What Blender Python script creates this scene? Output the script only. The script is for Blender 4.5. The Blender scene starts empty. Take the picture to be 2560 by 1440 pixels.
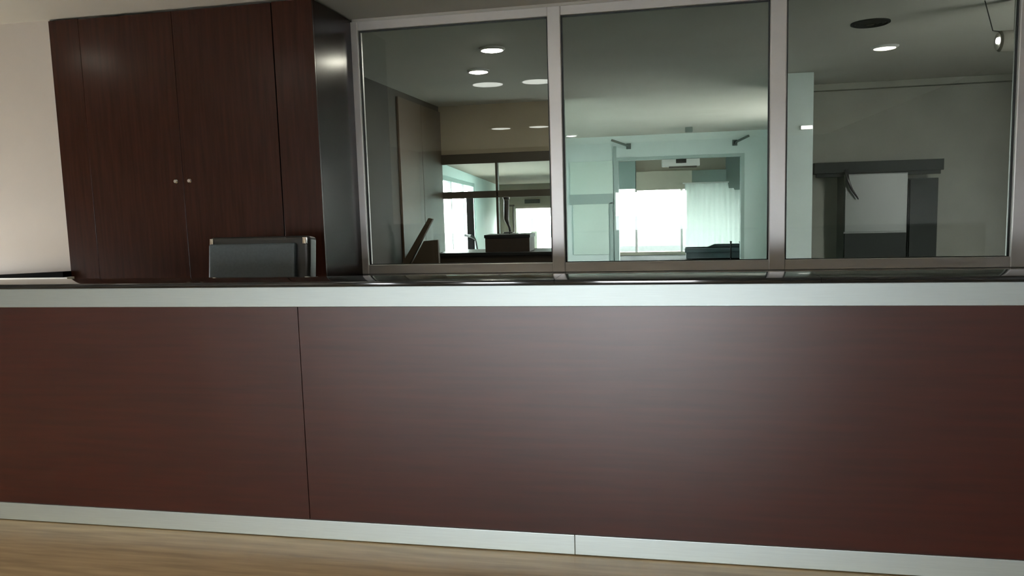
import bpy, bmesh, math, random
from mathutils import Vector, Matrix
random.seed(4)
C = bpy.context.scene
COL = C.collection

# ------------------------------------------------------------------ camera
YAW, PITCH, ROLL, FPX, CAMZ = 0.2003, 0.1095, -0.0288, 1921.4, 1.4205
F = Vector((-math.sin(YAW) * math.cos(PITCH), math.cos(YAW) * math.cos(PITCH), -math.sin(PITCH)))
R0 = Vector((math.cos(YAW), math.sin(YAW), 0)); U0 = R0.cross(F)
RR = R0 * math.cos(ROLL) + U0 * math.sin(ROLL); UU = -R0 * math.sin(ROLL) + U0 * math.cos(ROLL)
cd = bpy.data.cameras.new('camera'); cam = bpy.data.objects.new('camera', cd); COL.objects.link(cam)
cam.matrix_world = Matrix(((RR.x, UU.x, -F.x, 0), (RR.y, UU.y, -F.y, 0), (RR.z, UU.z, -F.z, CAMZ), (0, 0, 0, 1)))
cd.sensor_width = 36; cd.lens = FPX / 2560 * 36; cd.clip_start = .05; cd.clip_end = 500
C.camera = cam

# ------------------------------------------------------------------ view, sky
C.view_settings.view_transform = 'Standard'; C.view_settings.look = 'None'
C.view_settings.exposure = 0.75; C.view_settings.gamma = 1; C.view_settings.use_curve_mapping = False
w = bpy.data.worlds.new('sky'); C.world = w; w.use_nodes = True
bg = w.node_tree.nodes['Background']; bg.inputs[0].default_value = (.92, .96, 1, 1); bg.inputs[1].default_value = 31
C.cycles.max_bounces = 10; C.cycles.diffuse_bounces = 5; C.cycles.glossy_bounces = 4; C.cycles.transparent_max_bounces = 12
C.cycles.sample_clamp_indirect = 6; C.cycles.use_denoising = True
LAMP = 165.0        # strength of the ceiling lamps' discs

def portal(name, loc, sx, sy, rot):
    l = bpy.data.lights.new(name, 'AREA'); l.shape = 'RECTANGLE'; l.size = sx; l.size_y = sy
    l.cycles.is_portal = True
    o = bpy.data.objects.new(name, l); o.location = loc; o.rotation_euler = rot; COL.objects.link(o)

# ------------------------------------------------------------------ materials
def mat(name, col, rough=.5, metal=0, spec=.5, coat=0, coatr=.1, bump=0, nscale=6, stretch=(1, 1, 1), var=0, aniso=0, emit=0, dark=None):
    m = bpy.data.materials.new(name); m.use_nodes = True
    nt = m.node_tree; b = nt.nodes['Principled BSDF']
    b.inputs['Base Color'].default_value = (*col, 1); b.inputs['Roughness'].default_value = rough
    b.inputs['Metallic'].default_value = metal; b.inputs['Specular IOR Level'].default_value = spec
    b.inputs['Coat Weight'].default_value = coat; b.inputs['Coat Roughness'].default_value = coatr
    if emit:
        b.inputs['Emission Color'].default_value = (*col, 1); b.inputs['Emission Strength'].default_value = emit
    if var or bump:
        tc = nt.nodes.new('ShaderNodeTexCoord'); mp = nt.nodes.new('ShaderNodeMapping'); mp.inputs['Scale'].default_value = stretch
        nz = nt.nodes.new('ShaderNodeTexNoise'); nz.inputs['Scale'].default_value = nscale; nz.inputs['Detail'].default_value = 6
        nt.links.new(tc.outputs['Object'], mp.inputs[0]); nt.links.new(mp.outputs[0], nz.inputs['Vector'])
        if var:
            mx = nt.nodes.new('ShaderNodeMix'); mx.data_type = 'RGBA'
            d = dark or tuple(c * (1 - var) for c in col); br = tuple(min(1, c * (1 + var)) for c in col)
            mx.inputs[6].default_value = (*d, 1); mx.inputs[7].default_value = (*br, 1)
            rp = nt.nodes.new('ShaderNodeMapRange'); rp.inputs[1].default_value = .3; rp.inputs[2].default_value = .7
            nt.links.new(nz.outputs[0], rp.inputs[0]); nt.links.new(rp.outputs[0], mx.inputs[0]); nt.links.new(mx.outputs[2], b.inputs['Base Color'])
        if bump:
            bp = nt.nodes.new('ShaderNodeBump'); bp.inputs['Strength'].default_value = bump; bp.inputs['Distance'].default_value = .002
            nt.links.new(nz.outputs[0], bp.inputs['Height']); nt.links.new(bp.outputs[0], b.inputs['Normal'])
    return m

def glass_mat(name, tint, refl):
    m = bpy.data.materials.new(name); m.use_nodes = True; nt = m.node_tree; nt.nodes.clear()
    out = nt.nodes.new('ShaderNodeOutputMaterial'); mix = nt.nodes.new('ShaderNodeMixShader')
    tr = nt.nodes.new('ShaderNodeBsdfTransparent'); tr.inputs[0].default_value = (*tint, 1)
    gl = nt.nodes.new('ShaderNodeBsdfGlossy'); gl.inputs['Roughness'].default_value = 0.0; gl.inputs[0].default_value = (.92, 1, .98, 1)
    fr = nt.nodes.new('ShaderNodeFresnel'); fr.inputs[0].default_value = 1.5
    ml = nt.nodes.new('ShaderNodeMath'); ml.operation = 'MULTIPLY'; ml.inputs[1].default_value = refl; ml.use_clamp = True
    nt.links.new(fr.outputs[0], ml.inputs[0]); nt.links.new(ml.outputs[0], mix.inputs[0])
    nt.links.new(tr.outputs[0], mix.inputs[1]); nt.links.new(gl.outputs[0], mix.inputs[2]); nt.links.new(mix.outputs[0], out.inputs[0])
    return m

M = {}
M['wood_counter'] = mat('mahogany laminate counter', (.040, .0058, .0018), .35, spec=.60, nscale=5, stretch=(.5, 6, 9), var=.22, bump=.05)
M['wood_cabinet'] = mat('mahogany laminate cabinet', (.028, .0085, .0045), .24, spec=.25, nscale=5, stretch=(9, 6, .5), var=.22, bump=.04)
M['wood_side'] = mat('mahogany laminate cabinet side', (.022, .0085, .006), .22, spec=.10, nscale=5, stretch=(9, 6, .5), var=.2)
M['seam'] = mat('joint shadow gap', (.012, .004, .003), .7)
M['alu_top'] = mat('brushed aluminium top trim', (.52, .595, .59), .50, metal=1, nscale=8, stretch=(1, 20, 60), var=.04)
M['alu'] = mat('brushed aluminium trim', (.70, .80, .79), .44, metal=1, nscale=8, stretch=(1, 20, 60), var=.04)
M['frame'] = mat('satin aluminium frame', (.95, .95, .94), .40, metal=.45, var=.03)
M['gasket'] = mat('black rubber gasket', (.012, .013, .011), .6)
M['granite'] = mat('polished black granite', (.010, .011, .011), .06, spec=.6, nscale=150, var=.5)
M['wall'] = mat('cream painted plaster', (.52, .475, .425), .75, nscale=3, var=.03, bump=.05)
M['street_wall'] = mat('dark taupe street wall', (.17, .15, .13), .8)
M['matt_black'] = mat('matt black paint', (.004, .004, .004), .9, spec=.05)
M['stair_wood'] = mat('brown stair timber', (.055, .038, .022), .6)
M['bracket'] = mat('dark grey green metal', (.10, .14, .13), .5)
M['low_ceiling'] = mat('beige lower lobby paint', (.20, .18, .15), .8)
M['lobby_wall'] = mat('painted lobby wall', (.48, .44, .39), .8, nscale=3, var=.03)
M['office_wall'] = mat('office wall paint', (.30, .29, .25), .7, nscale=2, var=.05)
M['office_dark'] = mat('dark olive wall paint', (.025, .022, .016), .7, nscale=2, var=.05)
M['header'] = mat('beige header paint', (.44, .38, .27), .7, nscale=2, var=.05)
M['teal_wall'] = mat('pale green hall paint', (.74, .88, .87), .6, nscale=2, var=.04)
M['teal_panel'] = mat('pale green door panel', (.68, .84, .78), .5, nscale=2, var=.03)
M['teal_frame'] = mat('grey green joinery', (.36, .47, .45), .5)
M['niche_wall'] = mat('grey green niche paint', (.27, .28, .24), .75, nscale=2, var=.08)
M['ceiling'] = mat('matt ceiling paint', (.68, .67, .62), .85, nscale=2, var=.03)
M['floor'] = mat('pale oak floor', (.56, .42, .24), .26, spec=.5, nscale=4, stretch=(.6, 7, 1), var=.22, bump=.03)
M['office_floor'] = mat('dark office floor', (.022, .026, .026), .85, spec=.05, nscale=4, var=.1)
M['dark_wood'] = mat('dark brown timber', (.030, .020, .013), .45, nscale=6, stretch=(1, 1, 6), var=.2)
M['brown_panel'] = mat('brown timber panelling', (.07, .045, .025), .5, nscale=6, stretch=(8, 8, .6), var=.15)
M['bronze'] = mat('bronze painted joinery', (.060, .050, .035), .5)
M['black'] = mat('black plastic', (.008, .009, .009), .35)
M['leather'] = mat('black leather', (.010, .011, .010), .32, spec=.6, nscale=60, bump=.25, var=.1)
M['slate'] = mat('slate grey upholstery', (.052, .068, .072), .45, spec=.5, nscale=70, bump=.2, var=.12)
M['dark_seat'] = mat('dark blue grey upholstery', (.10, .14, .155), .6, var=.1)
M['dark_green'] = mat('dark green cabinet paint', (.022, .028, .024), .8)
M['chrome'] = mat('polished chrome', (.75, .74, .70), .18, metal=1)
M['white'] = mat('white plastic', (.80, .82, .80), .4)
M['beige_block'] = mat('beige plaster porch', (.62, .57, .48), .8)
M['blind'] = mat('pale fabric blind', (.82, .90, .87), .8)
nt_ = M['blind'].node_tree; b_ = nt_.nodes['Principled BSDF']; tl = nt_.nodes.new('ShaderNodeBsdfTranslucent'); tl.inputs[0].default_value = (.84, .88, .87, 1)
mx_ = nt_.nodes.new('ShaderNodeMixShader'); mx_.inputs[0].default_value = .7
nt_.links.new(b_.outputs[0], mx_.inputs[1]); nt_.links.new(tl.outputs[0], mx_.inputs[2]); nt_.links.new(mx_.outputs[0], nt_.nodes['Material Output'].inputs[0])
M['grey_green'] = mat('grey green vestibule wall', (.26, .32, .30), .8)  # one even grey green for vestibule walls and bulkhead
M['fridge'] = mat('grey enamel', (.10, .125, .11), .35)
M['lamp'] = mat('lit lamp disc', (1, .97, .90), .5, emit=LAMP)
M['lamp_soft'] = mat('lit soft lamp disc', (1, .97, .90), .5, emit=6)
M['lamp_front'] = mat('lit warm lamp disc', (1, .93, .80), .5, emit=14)
M['lamp_dim'] = mat('dim ceiling lamp disc', (1, .96, .92), .5, emit=7.5)
M['lamp_cool'] = mat('lit cool lamp disc', (.95, 1, 1), .5, emit=6)
M['glass'] = glass_mat('tinted partition glass', (.72, .72, .68), .72)
M['clear'] = glass_mat('clear window glass', (.85, .90, .90), .12)
M['bush'] = mat('hazy hill', (.042, .058, .056), .9, nscale=1, var=.2)
M['ground'] = mat('pale paving', (.40, .40, .38), .9, nscale=.5, var=.08)
M['path'] = mat('paving with painted sunlight', (.80, .82, .82), .9, nscale=.5, var=.04)  # unseen paving lightened, sunlight put into its colour

# ------------------------------------------------------------------ helpers
def tag(o, label=None, cat=None, group=None, kind=None):
    for k, v in (('label', label), ('category', cat), ('group', group), ('kind', kind)):
        if v: o[k] = v
    return o
def link(name, bm, m, parent=None, kind=None, label=None, smooth=False):
    me = bpy.data.meshes.new(name); bmesh.ops.recalc_face_normals(bm, faces=bm.faces); bm.to_mesh(me); bm.free()
    me.materials.append(m)
    if smooth:
        for p in me.polygons: p.use_smooth = True
        me.set_sharp_from_angle(angle=math.radians(35))
    o = bpy.data.objects.new(name, me); COL.objects.link(o)
    if parent:
        o.parent = parent; o.matrix_parent_inverse = Matrix.Translation(-parent_loc(parent))
    if kind: o['kind'] = kind
    if label: o['label'] = label
    return o
def parent_loc(p):
    return p.location.copy() if p.type == 'EMPTY' else Vector((0, 0, 0))
def empty(name, loc, kind=None):
    o = bpy.data.objects.new(name, None); o.location = loc; COL.objects.link(o); o.empty_display_size = .1
    if kind: o['kind'] = kind
    return o
def box_bm(bm, a, b, bev=0):
    v0 = [Vector((x, y, z)) for x in (a[0], b[0]) for y in (a[1], b[1]) for z in (a[2], b[2])]
    vs = [bm.verts.new(v) for v in v0]
    fs = [bm.faces.new([vs[i] for i in q]) for q in ((0, 1, 3, 2), (4, 6, 7, 5), (0, 4, 5, 1), (2, 3, 7, 6), (0, 2, 6, 4), (1, 5, 7, 3))]
    if bev:
        es = list({e for f in fs for e in f.edges})
        bmesh.ops.bevel(bm, geom=es, offset=bev, segments=2, affect='EDGES', profile=.5)
    return vs
def box(name, a, b, m, parent=None, bev=.002, **k):
    bm = bmesh.new()
    a, b = [min(p, q) for p, q in zip(a, b)], [max(p, q) for p, q in zip(a, b)]
    box_bm(bm, a, b, bev); return link(name, bm, m, parent, **k)
def prism(name, poly, y0, y1, m, parent=None, bev=0, **k):
    """polygon of (x, z) pushed from y0 to y1"""
    bm = bmesh.new()
    f = [bm.verts.new((x, y0, z)) for x, z in poly]; g = [bm.verts.new((x, y1, z)) for x, z in poly]
    bm.faces.new(f); bm.faces.new(g[::-1]); n = len(poly)
    for i in range(n): bm.faces.new((f[i], g[i], g[(i + 1) % n], f[(i + 1) % n]))
    if bev: bmesh.ops.bevel(bm, geom=list(bm.edges), offset=bev, segments=2, affect='EDGES', profile=.5)
    return link(name, bm, m, parent, **k)
def slab(name, pts, z0, z1, m, parent=None, **k):
    """plan polygon of (x, y) from z0 to z1"""
    bm = bmesh.new()
    f = [bm.verts.new((x, y, z0)) for x, y in pts]; g = [bm.verts.new((x, y, z1)) for x, y in pts]
    bm.faces.new(f); bm.faces.new(g[::-1]); n = len(pts)
    for i in range(n): bm.faces.new((f[i], g[i], g[(i + 1) % n], f[(i + 1) % n]))
    return link(name, bm, m, parent, **k)
def lathe(name, prof, c, axis, m, parent=None, n=24, **k):
    """profile of (radius, height) turned about an axis through c"""
    bm = bmesh.new(); ax = Vector(axis).normalized(); rot = Vector((0, 0, 1)).rotation_difference(ax)
    rings = []
    for r, h in prof:
        rings.append([bm.verts.new(Vector(c) + rot @ Vector((r * math.cos(2 * math.pi * i / n), r * math.sin(2 * math.pi * i / n), h))) for i in range(n)] if r > 1e-6
                     else [bm.verts.new(Vector(c) + rot @ Vector((0, 0, h)))])
    for A, B in zip(rings, rings[1:]):
        for i in range(n):
            j = (i + 1) % n
            if len(A) == 1 and len(B) == 1: continue
            if len(A) == 1: bm.faces.new((A[0], B[i], B[j]))
            elif len(B) == 1: bm.faces.new((A[i], A[j], B[0]))
            else: bm.faces.new((A[i], A[j], B[j], B[i]))
    for ring in (rings[0], rings[-1]):
        if len(ring) > 1: bm.faces.new(ring)
    return link(name, bm, m, parent, smooth=True, **k)
def tube(name, pts, r, m, parent=None, n=10, **k):
    bm = bmesh.new(); P_ = [Vector(p) for p in pts]; rings = []
    rad = r if isinstance(r, (list, tuple)) else [r] * len(P_)
    for i, p in enumerate(P_):
        t = (P_[min(i + 1, len(P_) - 1)] - P_[max(i - 1, 0)]).normalized()
        a = t.orthogonal() if abs(t.z) > .95 else t.cross(Vector((0, 0, 1))); a.normalize()
        if rings and a.dot(la) < 0: a = -a
        la = a; b = t.cross(a)
        rings.append([bm.verts.new(p + (a * math.cos(2 * math.pi * j / n) + b * math.sin(2 * math.pi * j / n)) * rad[i]) for j in range(n)])
    for A, B in zip(rings, rings[1:]):
        for i in range(n): bm.faces.new((A[i], A[(i + 1) % n], B[(i + 1) % n], B[i]))
    bm.faces.new(rings[0]); bm.faces.new(rings[-1])
    return link(name, bm, m, parent, smooth=True, **k)
def P(px, py, D):
    """the point at depth D seen at pixel (px, py): used to read sizes off the photograph"""
    d = F * FPX + RR * (px - 1280) - UU * (py - 720); t = D / d.y
    return Vector((d.x * t, D, CAMZ + d.z * t))
def ceil_at(px, py, z):
    d = F * FPX + RR * (px - 1280) - UU * (py - 720); t = (z - CAMZ) / d.z
    return Vector((d.x * t, d.y * t, z))
def rect(name, p0, p1, D, th, m, parent=None, bev=.003, **k):
    """box whose near face, at depth D, runs between two pixels' points"""
    a, b = P(*p0, D), P(*p1, D)
    return box(name, (a.x, D, a.z), (b.x, D + th, b.z), m, parent, bev=bev, **k)

H = 2.8                                   # ceiling height
YP, YK, YC = 5.525, 4.84, 2.956            # glazed partition, wardrobe front, counter front
XKL, XKR = -4.262, -2.264
XR = 3.6                                   # reception side walls
XL = -6.2
YB = 10.6                                  # back of the office
OXL = P(1100, 400, YB).x                   # office left wall
LB = -8.0                                  # lobby's street side

# ------------------------------------------------------------------ setting
box('floor', (XL, LB, -.1), (XR, YP, 0), M['floor'], kind='structure', bev=0)
box('floor', (OXL - .1, YP, -.1), (4.4, 24.2, -.002), M['office_floor'], kind='structure', bev=0)
box('ceiling', (XL, LB, H), (XR, YP, H + .12), M['ceiling'], kind='structure', bev=0)
box('ceiling', (OXL - .3, YP, H), (4.4, 17.2, H + .12), M['ceiling'], kind='structure', bev=0)
LW = (3.4, 4.3, .35, 1.12)
wlf = empty('wall_left', (XL, 0, 0), 'structure')
box('wall_section', (XL - .15, LB, 0), (XL, LW[0], H), M['lobby_wall'], wlf, bev=0)
box('wall_section', (XL - .15, LW[1], 0), (XL, YP, H), M['lobby_wall'], wlf, bev=0)
box('wall_section', (XL - .15, LW[0], 0), (XL, LW[1], LW[2]), M['lobby_wall'], wlf, bev=0)
box('wall_section', (XL - .15, LW[0], LW[3]), (XL, LW[1], H), M['lobby_wall'], wlf, bev=0)
portal('daylight_portal', (XL - .2, 3.85, .735), .9, .77, (math.radians(90), 0, math.radians(-90)))
box('wall_right', (XR, LB, 0), (XR + .15, YP, H), M['brown_panel'], kind='structure', bev=0)
# the lobby's street front behind the camera, with entrance and windows sized for sheen
OP = [(-5.62, -5.16, .10, 1.34), (-3.75, -2.75, .10, 1.34), (-1.25, .50, .05, 1.66)]
def front_wall():
    x = XL; root = empty('wall_front', (0, LB, 0), 'structure')
    for i, (a, b, z0, z1) in enumerate(OP):
        box('wall_section', (x, LB - .2, 0), (a, LB, H), M['street_wall'], root, bev=0)
        box('wall_section', (a, LB - .2, 0), (b, LB, z0), M['street_wall'], root, bev=0)
        box('wall_section', (a, LB - .2, z1), (b, LB, H), M['street_wall'], root, bev=0)
        x = b
        portal('daylight_portal', ((a + b) / 2, LB - .25, (z0 + z1) / 2), b - a, z1 - z0, (math.radians(90), 0, 0))
        n = 1
        wr = empty('window_%d' % (i + 5), (a, LB, z0), 'structure')
        for k in range(n + 1):
            xm = a + (b - a) * k / n
            box('mullion', (xm - .025, LB - .12, z0), (xm + .025, LB - .06, z1), M['frame'], wr)
        for xm in ((-.72,) if b - a > 2 else ()):
            box('mullion', (xm - .025, LB - .12, z0), (xm + .025, LB - .06, z1), M['frame'], wr)
        for z in (z0, z1 - .05):
            box('rail', (a, LB - .12, z), (b, LB - .06, z + .05), M['frame'], wr)
    box('wall_section', (x, LB - .2, 0), (XR, LB, H), M['street_wall'], root, bev=0)
front_wall()
# plaster wall beside the wardrobe
wb = box('wall_back', (XL, YK + .02, 0), (XKL - .001, YK + .17, H), M['wall'], kind='structure', bev=0)
# low wall under the glazing
box('wall_dwarf', (XKR + .0, YP - .02, 0), (XR, YP + .10, .90), M['office_wall'], kind='structure', bev=0)
box('wall_lintel', (XL, YP - .02, 2.775), (XR, YP + .10, H), M['ceiling'], kind='structure', bev=0)
box('wall_behind', (XL, YP - .02, 0), (XKR, YP + .10, H), M['office_wall'], kind='structure', bev=0)
s = box('sill', (XKR, YP - .34, .885), (XR, YP - .02, .918), M['granite'], bev=.004)
tag(s, 'polished black stone sill running under the glazed partition', 'window sill'); s.name = 'stone_sill'

# glazed aluminium partition
W = empty('window_1', (0, YP, .9), 'structure')
tag(W, 'three bay aluminium framed glass partition above black stone sill', 'glass partition')
X0, XE = -2.309, 2.30
zt, zb = 2.712, .988
posts = [(-2.309, -2.213), (-.808, -.716), (.682, .787), (2.171, 2.33)]
for i, (a, b) in enumerate(posts):
    box('post' if i in (0, 3) else 'mullion', (a, YP - .05, .918), (b, YP + .04, 2.775), M['frame'], W, bev=.006)
for (a, b) in ((-2.213, -.808), (-.716, .682), (.787, 2.171)):
    box('head_rail', (a, YP - .045, zt), (b, YP + .035, 2.775), M['frame'], W, bev=.004)
    box('bottom_rail', (a, YP - .045, .918), (b, YP + .035, zb), M['frame'], W, bev=.004)
    g = box('glass_pane', (a + .004, YP - .006, zb + .002), (b - .004, YP - .002, zt - .002), M['glass'], W, bev=0)
    t = .010
    for q, (u, v, e, f) in enumerate(((a, a + t, zb, zt), (b - t, b, zb, zt), (a, b, zt - t, zt), (a, b, zb, zb + .004))):
        box('gasket', (u, YP - .022, e), (v, YP - .007, f), M['gasket'], g, bev=0)
box('post', (2.33, YP - .05, .918), (XR, YP + .04, 2.775), M['frame'], W, bev=.006)

# ------------------------------------------------------------------ office behind the glass
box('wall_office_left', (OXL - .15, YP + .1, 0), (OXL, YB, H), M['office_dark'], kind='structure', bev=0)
# header wall with the opening to the lower lobby
XD = P(1388, 400, YB).x                      # where the dividing wall starts
zr = P(1240, 386, YB).z; zs = .72
box('wall_header', (OXL, YB, zr), (XD, YB + .15, H), M['header'], kind='structure', bev=0)
box('wall_parapet', (OXL, YB, -1.0), (XD, YB + .15, zs), M['office_wall'], kind='structure', bev=0)
div = [(XD, YB), (XD + .15, YB), (-2.36, 17), (-3.2, 24), (-3.35, 24), (-2.5, 17)]
slab('wall_divider', div, -1.0, H, M['teal_wall'], kind='structure')
W2 = empty('window_2', (OXL, YB, zs), 'structure')
tag(W2, 'bronze framed internal screen with four lights beyond first pane', 'window')
for a, b in (((1100, 388), (1392, 401)), ((1100, 481), (1392, 489))):
    rect('rail', a, b, YB - .04, .09, M['bronze'], W2)
rect('jamb', (1098, 388), (1110, 640), YB - .04, .09, M['bronze'], W2)
rect('mullion', (1237, 400), (1250, 640), YB - .04, .09, M['bronze'], W2)
# brown panelling and sloping stair string on the office left wall
pnl = empty('timber_panelling', (OXL, 9.4, 0))
tag(pnl, 'brown timber wall panelling at the dark office corner', 'wall panelling')
for i in range(2):
    box('panel', (OXL + .004, 8.85 + i * .87, 0), (OXL + .03, 8.85 + i * .87 + .86, 2.72), M['brown_panel'], pnl)
st = empty('stair_balustrade', (OXL + .3, 9.4, 0))
tag(st, 'brown sloping stair balustrade rising in the dark office corner', 'balustrade')
a, b, c, d = P(1003, 668, 8.75), P(1022, 668, 8.75), P(1084, 548, 8.75), P(1074, 545, 8.75)
prism('handrail', [(v.x, v.z) for v in (a, b, c, d)], 8.7, 8.76, M['stair_wood'], st)
a, b, c, d = P(1024, 668, 8.75), P(1096, 668, 8.75), P(1096, 600, 8.75), P(1058, 603, 8.75)
prism('side_panel', [(a.x, 0), (b.x, 0), (b.x, c.z), (d.x, d.z), (a.x, a.z)], 8.77, 8.83, M['stair_wood'], st)

# lower lobby seen through the screen
ZL, ZC2, YE = -1.0, 2.02, 24.0
AX = P(1108, 500, YB + .15).x; XE = AX - .157 * (YE - YB - .15)
LOW = [(AX - .05, YB + .15), (XD, YB + .15), (-2.40, 17), (-3.22, YE), (XE - .05, YE)]
slab('floor', LOW, ZL - .1, ZL, M['floor'], kind='structure')
slab('ceiling', LOW, ZC2, ZC2 + .1, M['low_ceiling'], kind='structure')
# splayed window wall
sx = -.157; A0 = Vector((P(1108, 500, YB + .15).x, YB + .15, 0)); dirw = Vector((sx, 1, 0)).normalized(); nrm = Vector((dirw.y, -dirw.x, 0))
Lw = (YE - YB - .15) / dirw.y
def splay(name, s0, s1, t0, t1, z0, z1, m, parent=None, **k):
    q = [A0 + dirw * s_ + nrm * t_ for s_, t_ in ((s0, t0), (s1, t0), (s1, t1), (s0, t1))]
    return slab(name, [(v.x, v.y) for v in q], z0, z1, m, parent, **k)
zw1, zw0 = P(1112, 437, 10.9).z, -.6
wl = empty('wall_window_side', (A0.x, A0.y, ZL), 'structure')
splay('wall_section', 0, Lw, -.15, 0, zw1, ZC2, M['teal_wall'], wl)
splay('wall_section', 0, Lw, -.15, 0, ZL, zw0, M['teal_wall'], wl)
splay('wall_section', 5.2, Lw, -.15, 0, zw0, zw1, M['teal_wall'], wl)
W3 = empty('window_3', (A0.x, A0.y, zw0), 'structure')
for s_ in (0.0, 1.15, 3.0, 5.1):
    splay('mullion', s_, s_ + .1, -.08, -.02, zw0, zw1, M['teal_frame'], W3)
splay('glass_pane', 0, 5.2, -.06, -.05, zw0, zw1, M['clear'], W3)
splay('rail', 0, 5.2, -.08, -.02, zw1 - .07, zw1, M['teal_frame'], W3)
mid = A0 + dirw * 2.6 - nrm * .2
portal('daylight_portal', (mid.x, mid.y, .6), 5.2, 2.4, (math.radians(90), 0, math.radians(-90) + .156))
# end wall with the glazed double door
DX0, DX1 = P(1288, 560, YE).x, P(1386, 560, YE).x; DZ = P(1330, 520, YE).z
we = empty('wall_end', (-6, YE, ZL), 'structure')
box('wall_section', (XE - .1, YE, ZL), (DX0, YE + .15, ZC2), M['low_ceiling'], we, bev=0)
box('wall_section', (DX0, YE, DZ), (-3.2, YE + .15, ZC2), M['low_ceiling'], we, bev=0)
D1 = empty('door_1', (DX0, YE, ZL), 'structure')
xm = P(1334, 560, YE).x
for a, b in ((DX0, xm), (xm, DX1)):
    lf = box('leaf', (a, YE + .05, ZL), (a + .09, YE + .10, DZ), M['frame'], D1)
    box('stile', (b - .09, YE + .05, ZL), (b, YE + .10, DZ), M['frame'], lf)
    box('top_rail', (a + .09, YE + .05, DZ - .08), (b - .09, YE + .10, DZ), M['frame'], lf)
    box('bottom_rail', (a + .09, YE + .05, ZL), (b - .09, YE + .10, ZL + .2), M['frame'], lf)
    box('glass_pane', (a + .09, YE + .07, ZL + .2), (b - .09, YE + .08, DZ - .08), M['clear'], lf, bev=0)
portal('daylight_portal', ((DX0 + DX1) / 2, YE + .2, 0), DX1 - DX0, 2, (math.radians(-90), 0, 0))
sg = empty('door_closer_box', P(1330, 503, YE - .1))
tag(sg, 'small dark box mounted above the far glazed double door', 'sign')
rect('housing', (1311, 499), (1349, 508), YE - .14, .12, M['black'], sg, bev=.01)
# dark open door leaf with lever, and thin frame in the lower lobby
D2 = empty('door_2', (P(1172, 600, 12).x, 12, ZL), 'structure')
a, b = P(1165, 488, 12), P(1181, 488, 12)
box('leaf', (a.x, 12, ZL), (b.x, 12.05, a.z), M['matt_black'], D2)
tube('handle', [P(1163, 588, 11.98), P(1178, 590, 11.93), P(1190, 600, 11.93)], [.02, .03, .012], M['black'], D2)
tube('stay_bar', [P(1184, 590, 12.1), P(1190, 604, 12.1), P(1197, 640, 12.1)], .014, M['black'], D2)
D3 = empty('door_3', (P(1285, 560, 20).x, 20, ZL), 'structure')
for p, q in (((1281, 512), (1286, 600)), ((1268, 512), (1286, 516))):
    rect('door_frame', p, q, 20, .1, M['bronze'], D3)
# reception desk in the office
dk = empty('office_desk', (-2.6, 9.6, 0)); YD = 9.45
tag(dk, 'long dark office desk below the bright internal screen', 'desk')
zt_ = P(1240, 631, YD).z; xa, xb = P(1092, 631, YD).x, P(1400, 631, YD).x
box('desk_top', (xa, YD, zt_ - .04), (xb, YD + .75, zt_), M['black'], dk, bev=.004)
box('front_panel', (xa + .03, YD + .04, .05), (xb - .03, YD + .07, zt_ - .04), M['dark_wood'], dk)
box('side_panel', (xa + .02, YD + .07, 0), (xa + .05, YD + .72, zt_ - .04), M['dark_wood'], dk)
box('side_panel', (xb - .05, YD + .07, 0), (xb - .02, YD + .72, zt_ - .04), M['dark_wood'], dk)
cr = empty('storage_box', (P(1267, 631, YD).x, YD + .2, zt_))
tag(cr, 'black square-edged storage box standing on the office desk', 'box')
a, b = P(1210, 588, YD + .08), P(1325, 588, YD + .08)
box('body', (a.x + .01, YD + .09, zt_), (b.x - .01, YD + .45, a.z - .04), M['dark_wood'], cr)
box('lid', (a.x, YD + .08, a.z - .04), (b.x, YD + .46, a.z), M['black'], cr)
a = a.copy(); a.z += .012
lm = empty('desk_lamp', (P(1268, 586, YD + .3).x, YD + .3, a.z))
tag(lm, 'slim black gooseneck desk lamp rising behind the storage box', 'lamp')
pts = [P(1266 + dx, y, YD + .3) for dx, y in ((6, 586), (9, 578), (8, 568), (3, 558), (0, 548), (0, 500))]
pts[0].z = a.z
tube('neck', pts, [.02, .018, .018, .02, .034, .034], M['black'], lm)
p = P(1266, 497, YD + .3); lathe('shade', [(.036, -.012), (.045, 0), (.045, .02), (.02, .03)], p, (0, 0, 1), M['black'], lm)
lathe('base', [(.07, 0), (.07, .012), (.02, .02)], (pts[0].x, pts[0].y, a.z), (0, 0, 1), M['black'], lm)

# hall and doorway built beyond the glass to stand in for the entrance's reflection
YH = 17.0
hx0, hx1 = P(1541, 500, YH).x, P(1858, 500, YH).x
hz = P(1700, 389, YH).z
wh = empty('wall_hall', (0, YH, 0), 'structure')
box('wall_section', (-2.4, YH, 0), (hx0, YH + .2, H), M['teal_wall'], wh, bev=0)
box('wall_section', (hx0, YH, hz), (hx1, YH + .2, H), M['teal_wall'], wh, bev=0)
box('wall_section', (hx1, YH, 0), (3.15, YH + .2, H), M['teal_wall'], wh, bev=0)
# hall right wall with an unseen opening added to light the hall
wr_ = empty('wall_hall_right', (3.0, 13, 0), 'structure')
HW = (12.0, 14.3, .5, 2.3)
box('wall_section', (3.0, 10.9, 0), (3.15, HW[0], H), M['teal_wall'], wr_, bev=0)
box('wall_section', (3.0, HW[1], 0), (3.15, YH, H), M['teal_wall'], wr_, bev=0)
box('wall_section', (3.0, HW[0], 0), (3.15, HW[1], HW[2]), M['teal_wall'], wr_, bev=0)
box('wall_section', (3.0, HW[0], HW[3]), (3.15, HW[1], H), M['teal_wall'], wr_, bev=0)
portal('daylight_portal', (3.2, 13.0, 1.4), 2.0, 1.8, (math.radians(90), 0, math.radians(90)))
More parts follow.
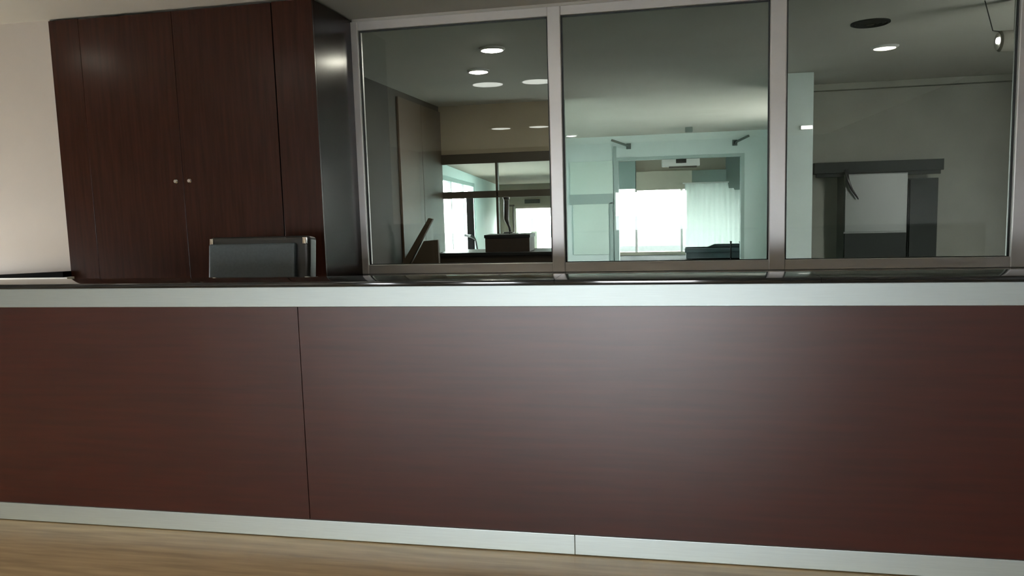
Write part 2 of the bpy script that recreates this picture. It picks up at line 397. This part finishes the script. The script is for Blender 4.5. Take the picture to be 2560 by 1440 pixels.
# two recessed door panels left of the doorway
D4 = empty('door_4', (P(1480, 600, YH).x, YH - .02, 0), 'structure')
rect('transom_panel', (1424, 406), (1533, 486), YH - .025, .02, M['teal_panel'], D4)
rect('door_panel', (1432, 511), (1523, 636), YH - .025, .02, M['teal_panel'], D4)
rect('architrave', (1533, 366), (1544, 652), YH - .04, .06, M['teal_frame'], D4)
rect('cross_rail', (1424, 487), (1533, 509), YH - .03, .03, M['teal_frame'], D4)
rect('stile', (1524, 506), (1534, 652), YH - .03, .03, M['teal_frame'], D4)
# doorway frame
D5 = empty('door_5', ((hx0 + hx1) / 2, YH, 0), 'structure')
box('door_frame', (hx0 - .02, YH - .03, 0), (hx0 + .05, YH + .23, hz), M['teal_frame'], D5)
box('door_frame', (hx1 - .05, YH - .03, 0), (hx1 + .02, YH + .23, hz), M['teal_frame'], D5)
box('door_frame', (hx0 + .05, YH - .03, hz - .06), (hx1 - .05, YH + .23, hz), M['teal_frame'], D5)
# vestibule behind the doorway
YV = 20.0
vb = empty('wall_vestibule', (0, YV, 0), 'structure')
p0, p1 = P(1500, 474, YV), P(1862, 626, YV)      # window opening
box('wall_section', (-2.9, YV, p0.z), (p1.x, YV + .2, H), M['beige_block'], vb, bev=0)
box('wall_section', (-2.9, YV, 0), (p1.x, YV + .2, p1.z), M['beige_block'], vb, bev=0)
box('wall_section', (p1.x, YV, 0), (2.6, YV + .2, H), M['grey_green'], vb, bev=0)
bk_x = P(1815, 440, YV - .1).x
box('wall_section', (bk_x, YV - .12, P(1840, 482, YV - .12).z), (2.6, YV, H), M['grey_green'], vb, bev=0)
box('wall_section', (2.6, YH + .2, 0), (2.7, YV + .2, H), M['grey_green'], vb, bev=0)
box('ceiling', (-2.9, YH + .2, 2.75), (2.7, YV + .2, 2.85), M['ceiling'], kind='structure', bev=0)
W4 = empty('window_4', (0, YV, p1.z), 'structure')
tag(W4, 'bright window with thin grey rails seen through the hall doorway', 'window')
xl = -2.6
for yy in (488, 517):
    q = P(1590, yy, YV); box('rail', (xl, YV + .02, q.z - .03), (p1.x, YV + .10, q.z + .03), M['frame'], W4)
q = P(1590, 500, YV); box('mullion', (q.x - .03, YV + .02, p1.z), (q.x + .03, YV + .12, p0.z), M['frame'], W4)
q = P(1704, 500, YV); box('mullion', (q.x - .03, YV + .02, p1.z), (q.x + .03, YV + .12, p0.z), M['frame'], W4)
box('glass_pane', (xl, YV + .06, p1.z), (p1.x, YV + .07, p0.z), M['clear'], W4, bev=0)
portal('daylight_portal', ((xl + p1.x) / 2, YV + .3, (p0.z + p1.z) / 2), p1.x - xl, p0.z - p1.z, (math.radians(-90), 0, 0))
# pale stepped screen/curtain right of that window
bl = empty('pale_curtain', (P(1780, 600, 19.2).x, 19.2, 0))
tag(bl, 'pale stepped curtain panel covering the bright half of the hall doorway', 'curtain')
bm = bmesh.new(); poly = [P(1712, 460, 19.2), P(1820, 452, 19.2), P(1832, 470, 19.2), P(1853, 474, 19.2), P(1856, 612, 19.2), P(1712, 626, 19.2)]
nx = 60; xs = [poly[0].x + (poly[3].x - poly[0].x) * i / nx for i in range(nx + 1)]
def topz(x): return poly[0].z if x < poly[1].x else (poly[2].z if x < poly[2].x + .02 else poly[3].z)
r1 = [bm.verts.new((x, 19.2 + .012 * math.sin(i * 1.1), topz(x))) for i, x in enumerate(xs)]
r2 = [bm.verts.new((x, 19.2 + .012 * math.sin(i * 1.1), poly[4].z - .1)) for i, x in enumerate(xs)]
r3 = [bm.verts.new((x, 19.21 + .012 * math.sin(i * 1.1), poly[4].z - .1)) for i, x in enumerate(xs)]
r4 = [bm.verts.new((x, 19.21 + .012 * math.sin(i * 1.1), topz(x))) for i, x in enumerate(xs)]
for A_, B_ in ((r1, r2), (r2, r3), (r3, r4), (r4, r1)):
    for i in range(nx): bm.faces.new((A_[i], A_[i + 1], B_[i + 1], B_[i]))
link('curtain_cloth', bm, M['blind'], bl, smooth=True)
box('curtain_rail', (xs[0] - .05, 19.16, topz(xs[0])), (P(1822, 452, 19.2).x, 19.25, topz(xs[0]) + .03), M['frame'], bl)
bn = empty('dark_bench', (P(1790, 640, 18.5).x, 18.5, 0)); tag(bn, 'dark low bench under the pale curtain in the hall doorway', 'bench')
q0, q1 = P(1712, 632, 18.4), P(1856, 612, 18.4)
box('bench_base', (q0.x + .03, 18.45, .02), (q1.x - .03, 18.9, .26), M['dark_seat'], bn)
box('bench_seat', (q0.x, 18.4, .26), (q1.x, 18.95, q0.z), M['dark_seat'], bn, bev=.01)
prism('bench_back', [(q0.x + .3, q0.z), (q1.x, q0.z), (q1.x, q1.z), (P(1790, 613, 18.4).x, q1.z)], 18.85, 18.97, M['dark_seat'], bn)
# beige bulkhead blocks over the window
bk = empty('beige_bulkhead', (P(1660, 430, 19.5).x, 19.5, 2.0))
tag(bk, 'beige plaster bulkhead above the bright window in the hall doorway', 'bulkhead')
rect('bulkhead_face', (1590, 430), (1730, 472), 19.5, .4, M['beige_block'], bk)
rect('bulkhead_face', (1547, 404), (1589, 472), 19.5, .4, M['teal_frame'], bk)
rect('bulkhead_face', (1730, 426), (1816, 462), 19.6, .3, M['grey_green'], bk)
# wall unit in the doorway head: white box with a dark display in the middle
ac = empty('air_conditioner', (P(1705, 402, YH + .4).x, YH + .4, 2.2)); YA = YH + .35
tag(ac, 'white wall unit with dark central display at top of hall doorway', 'air conditioner')
rect('casing', (1654, 391), (1750, 414), YA, .2, M['white'], ac, bev=.02)
rect('display', (1690, 394), (1716, 407), YA - .012, .02, M['black'], ac, bev=.004)
rect('outlet_flap', (1672, 415), (1742, 418), YA + .01, .15, M['bronze'], ac)
for px, lab in ((1827, 'thin dark barrier post standing before the pale curtain'), (1852, 'thicker dark barrier post beside the hall doorway jamb')):
    q = P(px, 606, YH + .9); tp = empty('barrier_post', (q.x, YH + .9, 0)); tag(tp, lab, 'post')
    r_ = .018 if px == 1827 else .032
    tube('pole', [(q.x, YH + .9, .01), (q.x, YH + .9, q.z)], r_, M['black'], tp)
    lathe('foot', [(.09, 0), (.09, .01), (.03, .03)], (q.x, YH + .9, 0), (0, 0, 1), M['black'], tp)
    lathe('cap', [(r_ * 1.3, 0), (r_ * 1.3, .02), (0, .035)], (q.x, YH + .9, q.z), (0, 0, 1), M['black'], tp)
# slanting arms on the hall wall
for (p, q, lab) in (((1528, 350), (1571, 365), 'dark slanting wall bracket over the panelled hall door'), ((1838, 356), (1873, 339), 'dark slanting wall bracket over the doorway jamb by the second mullion')):
    a, b = P(*p, YH - .1), P(*q, YH - .1); br = empty('wall_bracket', (a + b) / 2 + Vector((0, .1, 0))); tag(br, lab, 'bracket')
    tube('arm', [a, b], .024, M['bracket'], br)
    e = P(*(q if p[0] < 1700 else p), YH - .1)
    box('wall_plate', (e.x - .05, YH - .03, e.z - .06), (e.x + .05, YH, e.z + .06), M['bracket'], br)
    box('pivot', (e.x - .02, YH - .1, e.z - .02), (e.x + .02, YH - .03, e.z + .02), M['bracket'], br)
sd = ceil_at(1722, 318, H); s_ = empty('ceiling_sensor', sd); tag(s_, 'small square grey sensor on the hall ceiling', 'sensor')
box('housing', (sd.x - .07, sd.y - .07, H - .1), (sd.x + .07, sd.y + .07, H), M['bracket'], s_, bev=.01)

# pier and niche seen through the third pane
YQ = 9.4
pa, pb = P(1940, 400, YQ).x, P(2032, 400, YQ).x
box('wall_pier', (pa, YQ, 0), (pb, YQ + .25, H), M['teal_wall'], kind='structure', bev=.004)
nx1 = 4.2
box('wall_niche', (pb - .2, YB, 0), (nx1, YB + .15, H), M['niche_wall'], kind='structure', bev=0)
box('wall_niche_right', (nx1, YP + .1, 0), (nx1 + .15, YB + .15, H), M['niche_wall'], kind='structure', bev=0)
bz = P(2200, 226, YB).z
box('trim_1', (pb, YB - .12, bz + .02), (nx1, YB, H), M['niche_wall'], kind='structure', bev=.004)
box('trim_2', (pb - .25, YB - .34, 0), (pb - .02, YB, H), M['niche_wall'], kind='structure', bev=0)
sh = empty('wall_shelf', (P(2200, 415, YB).x, YB, 1.6)); YS = YB - .45
tag(sh, 'dark shelf running above the pale cabinet in the niche', 'shelf')
rect('board', (2036, 408), (2360, 424), YS, .45, M['dark_green'], sh)
rect('apron', (2040, 424), (2352, 434), YS + .06, .03, M['dark_green'], sh)
fr = empty('tall_cabinet', (P(2190, 500, YS).x, YS, 0)); YF = YS + .02
tag(fr, 'pale grey cabinet with darker lower front standing under the dark niche shelf', 'cabinet')
a, b = P(2112, 436, YF), P(2272, 436, YF)
box('body', (a.x, YF + .03, 0), (b.x, YB - .02, a.z), M['fridge'], fr)
dr = box('door', (a.x + .01, YF, .95), (b.x - .01, YF + .03, a.z - .01), M['fridge'], fr)
box('drawer_front', (a.x + .01, YF, .06), (b.x - .01, YF + .03, .93), M['dark_green'], fr)
sp = empty('dark_side_cabinet', (P(2318, 500, YS).x, YS, 0))
tag(sp, 'dark green cabinet beside the pale cabinet in the niche', 'cabinet')
a, b = P(2276, 446, YF), P(2350, 446, YF)
box('body', (a.x, YF + .05, 0), (b.x, YB - .02, a.z), M['dark_green'], sp)
box('door', (a.x + .01, YF + .02, .06), (b.x - .01, YF + .05, a.z - .02), M['dark_green'], sp)
cb = tube('hanging_cable', [P(2116, 424, YF - .05), P(2117, 436, YF - .06), P(2121, 455, YF - .06), P(2130, 475, YF - .06), P(2146, 498, YF - .06)], [.022, .022, .018, .014, .008], M['black'])
tag(cb, 'dark cable hanging in a curve from the niche shelf', 'cable')
em = empty('emergency_light', (P(2018, 318, YQ).x, YQ, 2.1))
tag(em, 'small lit white bar fixed on the narrow pier', 'light')
rect('housing', (2002, 314), (2033, 323), YQ - .05, .05, M['white'], em)
rect('lens', (2004, 315), (2031, 321), YQ - .06, .02, M['lamp_cool'], em)
# small cylindrical spotlight under the office ceiling
YL = 6.4
q = P(2492, 104, YL); wl2 = empty('ceiling_spotlight', (q.x + .15, YL, H))
tag(wl2, 'pale cylindrical spotlight under the ceiling by the edge post of the third pane', 'spotlight')
lathe('shade', [(.0, .004), (.062, .004), (.075, .02), (.075, .30), (.06, .33), (0, .33)], (q.x, YL, q.z), (1, 0, 0), M['office_wall'], wl2)
box('ceiling_mount', (q.x + .12, YL - .03, q.z + .07), (q.x + .18, YL + .03, H), M['office_wall'], wl2)
lathe('bulb', [(0, -.02), (.022, -.012), (.026, .005), (.0, .006)], (q.x, YL - .03, q.z), (1, 0, 0), M['lamp_cool'], wl2)
tube('wire', [(q.x + .02, YL, q.z + .07), (q.x - .03, YL, q.z + .08), (q.x - .09, YL, H - .002)], .004, M['black'], wl2)

# ------------------------------------------------------------------ ceiling lamps
def downlight(c, r, lab, m, group='round recessed ceiling lamps', z=H):
    e = empty('ceiling_lamp', (c[0], c[1], z)); tag(e, lab, 'ceiling lamp', group)
    lathe('trim_ring', [(r * .86, .0), (r * 1.12, 0), (r * 1.12, -.008), (r * .95, -.022), (r * .86, -.018), (r * .86, 0)], (c[0], c[1], z), (0, 0, 1), M['white'], e)
    lathe('diffuser', [(r * .86, -.004), (r * .86, -.022), (r * .4, -.032), (0, -.034)], (c[0], c[1], z), (0, 0, 1), m, e)
for px, py, r, lab in ((1230, 121, .105, 'larger lit round ceiling lamp seen through the first pane'),
                       (1196, 176, .105, 'smaller lit round ceiling lamp farther back in the first pane'),
                       (2212, 116, .11, 'lit round ceiling lamp seen through the third pane')):
    downlight(ceil_at(px, py, H), r, lab, M['lamp_soft' if px > 2000 else 'lamp'])
c_ = ceil_at(1436, 347, H); downlight((c_.x + .05, min(c_.y, 16.2)), .12, 'distant lit ceiling lamp at the hall end of second pane', M['lamp_cool'])
c_ = ceil_at(1573, 411, 2.75); downlight((c_.x, 18.3), .12, 'tiny lit ceiling lamp inside the hall doorway', M['lamp_cool'], z=2.75)
vt = ceil_at(2176, 56, H); ve = empty('ceiling_vent', vt); tag(ve, 'dark round ceiling vent beside the lamp in the third pane', 'vent')
for k, (r1_, r2_) in enumerate(((.13, .15), (.09, .11), (.05, .07))):
    lathe('ring', [(r1_, -.0), (r1_, -.02), (r2_, -.012), (r2_, 0)], (vt.x, vt.y, H), (0, 0, 1), M['dark_green'], ve)
lathe('hub', [(.03, -.001), (.03, -.02), (0, -.024)], (vt.x, vt.y, H), (0, 0, 1), M['bronze'], ve)
lathe('throat', [(.13, -.002), (.13, -.003)], (vt.x, vt.y, H), (0, 0, 1), M['black'], ve)
# unseen lamps above the frame, added to fill the reception with light
for x, y, lab in ((-4.9, 3.6, 'unseen fill lamp over the plaster wall end of reception'), (-3.7, 2.4, 'unseen fill lamp over the counter front'), (-5.0, .6, 'unseen fill lamp over the lobby floor')):
    downlight((x, y), .11, lab, M['lamp_front'], 'reception ceiling lamps')

for x, y, lab in ((-2.0, 2.25, 'wide dim ceiling lamp over the counter beside the wardrobe'), (-1.42, 2.25, 'wide dim ceiling lamp over the counter middle'),
                  (-2.95, -2.9, 'wide dim ceiling lamp over the lobby by the dark wall'), (-2.25, -2.9, 'wide dim ceiling lamp over the lobby centre')):
    downlight((x, y), .2, lab, M['lamp_dim'], 'reception ceiling lamps')

# ------------------------------------------------------------------ wardrobe
K = empty('wardrobe', ((XKL + XKR) / 2, YK + .33, 0))
tag(K, 'tall dark mahogany wardrobe with two small round knobs', 'wardrobe')
zT = H - .012
box('body', (XKL + .005, YK + .022, 0), (XKR, YP - .025, zT), M['wood_side'], K, bev=.002)
for a, b in ((XKL + .005, -4.02), (-2.548, XKR)):
    box('filler_panel', (a, YK, .02), (b, YK + .022, zT), M['wood_cabinet'], K, bev=.0015)
for a, b, kx in ((-4.017, -3.292, P(445, 454, YK).x), (-3.289, -2.556, P(479, 453, YK).x)):
    dr = box('door', (a, YK, .10), (b, YK + .021, zT - .005), M['wood_cabinet'], K, bev=.0006)
    lathe('knob', [(.006, 0), (.006, .012), (.014, .018), (.016, .026), (.011, .034), (0, .036)], (kx, YK, P(460, 453, YK).z), (0, -1, 0), M['chrome'], dr)
box('plinth', (-4.017, YK + .03, 0), (-2.556, YK + .06, .10), M['wood_cabinet'], K)

# black ledge on the plaster wall
lg = empty('wall_ledge', (-4.6, YK, 1.0)); tag(lg, 'thin black tapering ledge on the pale plaster wall', 'ledge')
a, b, c, d = P(-60, 691, 4.78), P(157, 680, 4.78), P(158, 693.5, 4.78), P(-60, 696, 4.78)
prism('ledge_board', [(v.x, v.z) for v in (a, b, c, d)], 4.78, YK + .02, M['matt_black'], lg)
prism('ledge_lip', [(d.x, d.z), (c.x, c.z), (c.x + .04, c.z), (c.x + .04, c.z - .02), (d.x, d.z - .02)], 4.77, YK + .02, M['white'], lg)

# ------------------------------------------------------------------ counter
CX0, CX1 = -4.6, 2.9
K2 = empty('reception_counter', (-.8, YC + .1, 0))
tag(K2, 'long dark mahogany reception counter with pale metal trims', 'reception counter')
for a, b in ((CX0, -1.5245), (-1.5215, CX1)):
    box('front_panel', (a, YC + .004, .0866), (b, YC + .022, 1.0146), M['wood_counter'], K2, bev=.001)
box('carcass', (CX0, YC + .024, 0), (CX1, YC + .22, 1.0995), M['seam'], K2, bev=0)
for a, b in ((CX0, CX1),):
    box('top_trim', (a, YC, 1.0146), (b, YC + .022, 1.0995), M['alu_top'], K2, bev=.002)
for a, b in ((CX0, -.3715), (-.3705, CX1)):
    box('bottom_trim', (a, YC - .004, .004), (b, YC + .022, .0866), M['alu'], K2, bev=.002)
box('worktop', (CX0, YC + .22, .72), (CX1, YC + .75, .75), M['wood_counter'], K2)
for x in (CX0 + .02, -1.5, .7, CX1 - .05):
    box('support_panel', (x, YC + .22, 0), (x + .03, YC + .72, .72), M['wood_counter'], K2)
G = empty('granite_countertop', (-.8, YC + .1, 1.1))
tag(G, 'narrow polished black granite top along the reception counter', 'countertop')
for a, b in ((CX0, -.431), (-.4295, .549), (.5505, CX1)):
    bm = bmesh.new(); box_bm(bm, (a, YC - .012, 1.10), (b, YC + .235, 1.121), .0)
    es = [e for e in bm.edges if all(v.co.y < YC for v in e.verts) and abs(e.verts[0].co.z - e.verts[1].co.z) < 1e-5]
    bmesh.ops.bevel(bm, geom=es, offset=.006, segments=4, affect='EDGES', profile=.5)
    link('slab', bm, M['granite'], G, smooth=True)

# ------------------------------------------------------------------ office chair behind the counter
CH = empty('office_chair', (-2.22, 4.25, 0))
tag(CH, 'black framed office chair with slate grey backrest behind the counter', 'chair')
def rbox(name, a, b, m, parent, bev, tilt=0, piv=None, seg=4, **k):
    bm = bmesh.new(); box_bm(bm, a, b, 0)
    bmesh.ops.bevel(bm, geom=list(bm.edges), offset=bev, segments=seg, affect='EDGES', profile=.6)
    if tilt:
        bmesh.ops.rotate(bm, verts=bm.verts, cent=piv, matrix=Matrix.Rotation(tilt, 3, 'X'))
    return link(name, bm, m, parent, smooth=True, **k)
cx, cy = P(622, 640, 4.15).x, 4.15
zt_c = P(622, 588, 4.22).z
xl_, xr_ = P(498, 640, 4.15).x, P(752, 640, 4.15).x
piv = (cx, cy, .5); TL = -.13
bf = rbox('backrest', (xl_, cy + .02, .56), (xr_ - .0, cy + .13, zt_c), M['leather'], CH, .028, TL, piv, label='black leather backrest shell')
rbox('back_cushion', (xl_ + .012, cy - .012, .60), (xr_ - .075, cy + .06, zt_c - .045), M['slate'], bf, .018, TL, piv, label='slate grey cushion')
for x in (xl_ + .012, xr_ - .035):
    rbox('corner_cap', (x, cy - .0, zt_c - .055), (x + .024, cy + .05, zt_c - .012), M['chrome'], bf, .006, TL, piv)
rbox('seat', (cx - .26, cy - .50, .44), (cx + .26, cy + .02, .54), M['leather'], CH, .03)
for s in (-1, 1):
    ar = tube('armrest', [(cx + s * .27, cy + .03, .50), (cx + s * .31, cy - .05, .58), (cx + s * .31, cy - .10, .70), (cx + s * .31, cy - .34, .70), (cx + s * .29, cy - .40, .60), (cx + s * .25, cy - .36, .48)], .016, M['black'], CH)
tube('gas_column', [(cx, cy - .24, .10), (cx, cy - .24, .46)], [.03, .025], M['chrome'], CH)
for k in range(5):
    an = 2 * math.pi * k / 5 + .3; ex, ey = cx + .3 * math.cos(an), cy - .24 + .3 * math.sin(an)
    lg_ = tube('leg', [(cx, cy - .24, .13), (ex, ey, .075)], [.024, .016], M['black'], CH)
    lathe('caster', [(0, -.015), (.026, -.012), (.028, 0), (.026, .012), (0, .015)], (ex, ey, .028), (math.sin(an), -math.cos(an), 0), M['black'], lg_, n=14)
CH.location.z = 0

# ------------------------------------------------------------------ outside
box('ground', (-80, -90, -1.45), (80, 120, -1.25), M['ground'], kind='structure', bev=0)
box('path', (-40, -60, -.3), (40, LB - .2, -.02), M['path'], kind='structure', bev=0)
bm = bmesh.new(); n = 40; hy = 60
c0 = P(1356, 578, hy); zlo = -1.25; zhi = P(1360, 560, hy).z
top = []; bot = []; topb = []; botb = []
for i in range(n + 1):
    x = c0.x - 2.0 + 5.5 * i / n; u = (x - c0.x + 2.0) / 5.5
    z = zlo + (zhi - zlo) * (math.sin(math.pi * u) ** .6) * (1 + .06 * math.sin(9 * u) + .04 * math.sin(23 * u))
    top.append(bm.verts.new((x, hy, z))); bot.append(bm.verts.new((x, hy - 1.5, zlo)))
    topb.append(bm.verts.new((x, hy + 2.5, zlo)))
for A_, B_ in ((top, bot), (topb, top), (bot, topb)):
    for i in range(n): bm.faces.new((A_[i], A_[i + 1], B_[i + 1], B_[i]))
hl = link('hill', bm, M['bush'], smooth=True, kind='structure')
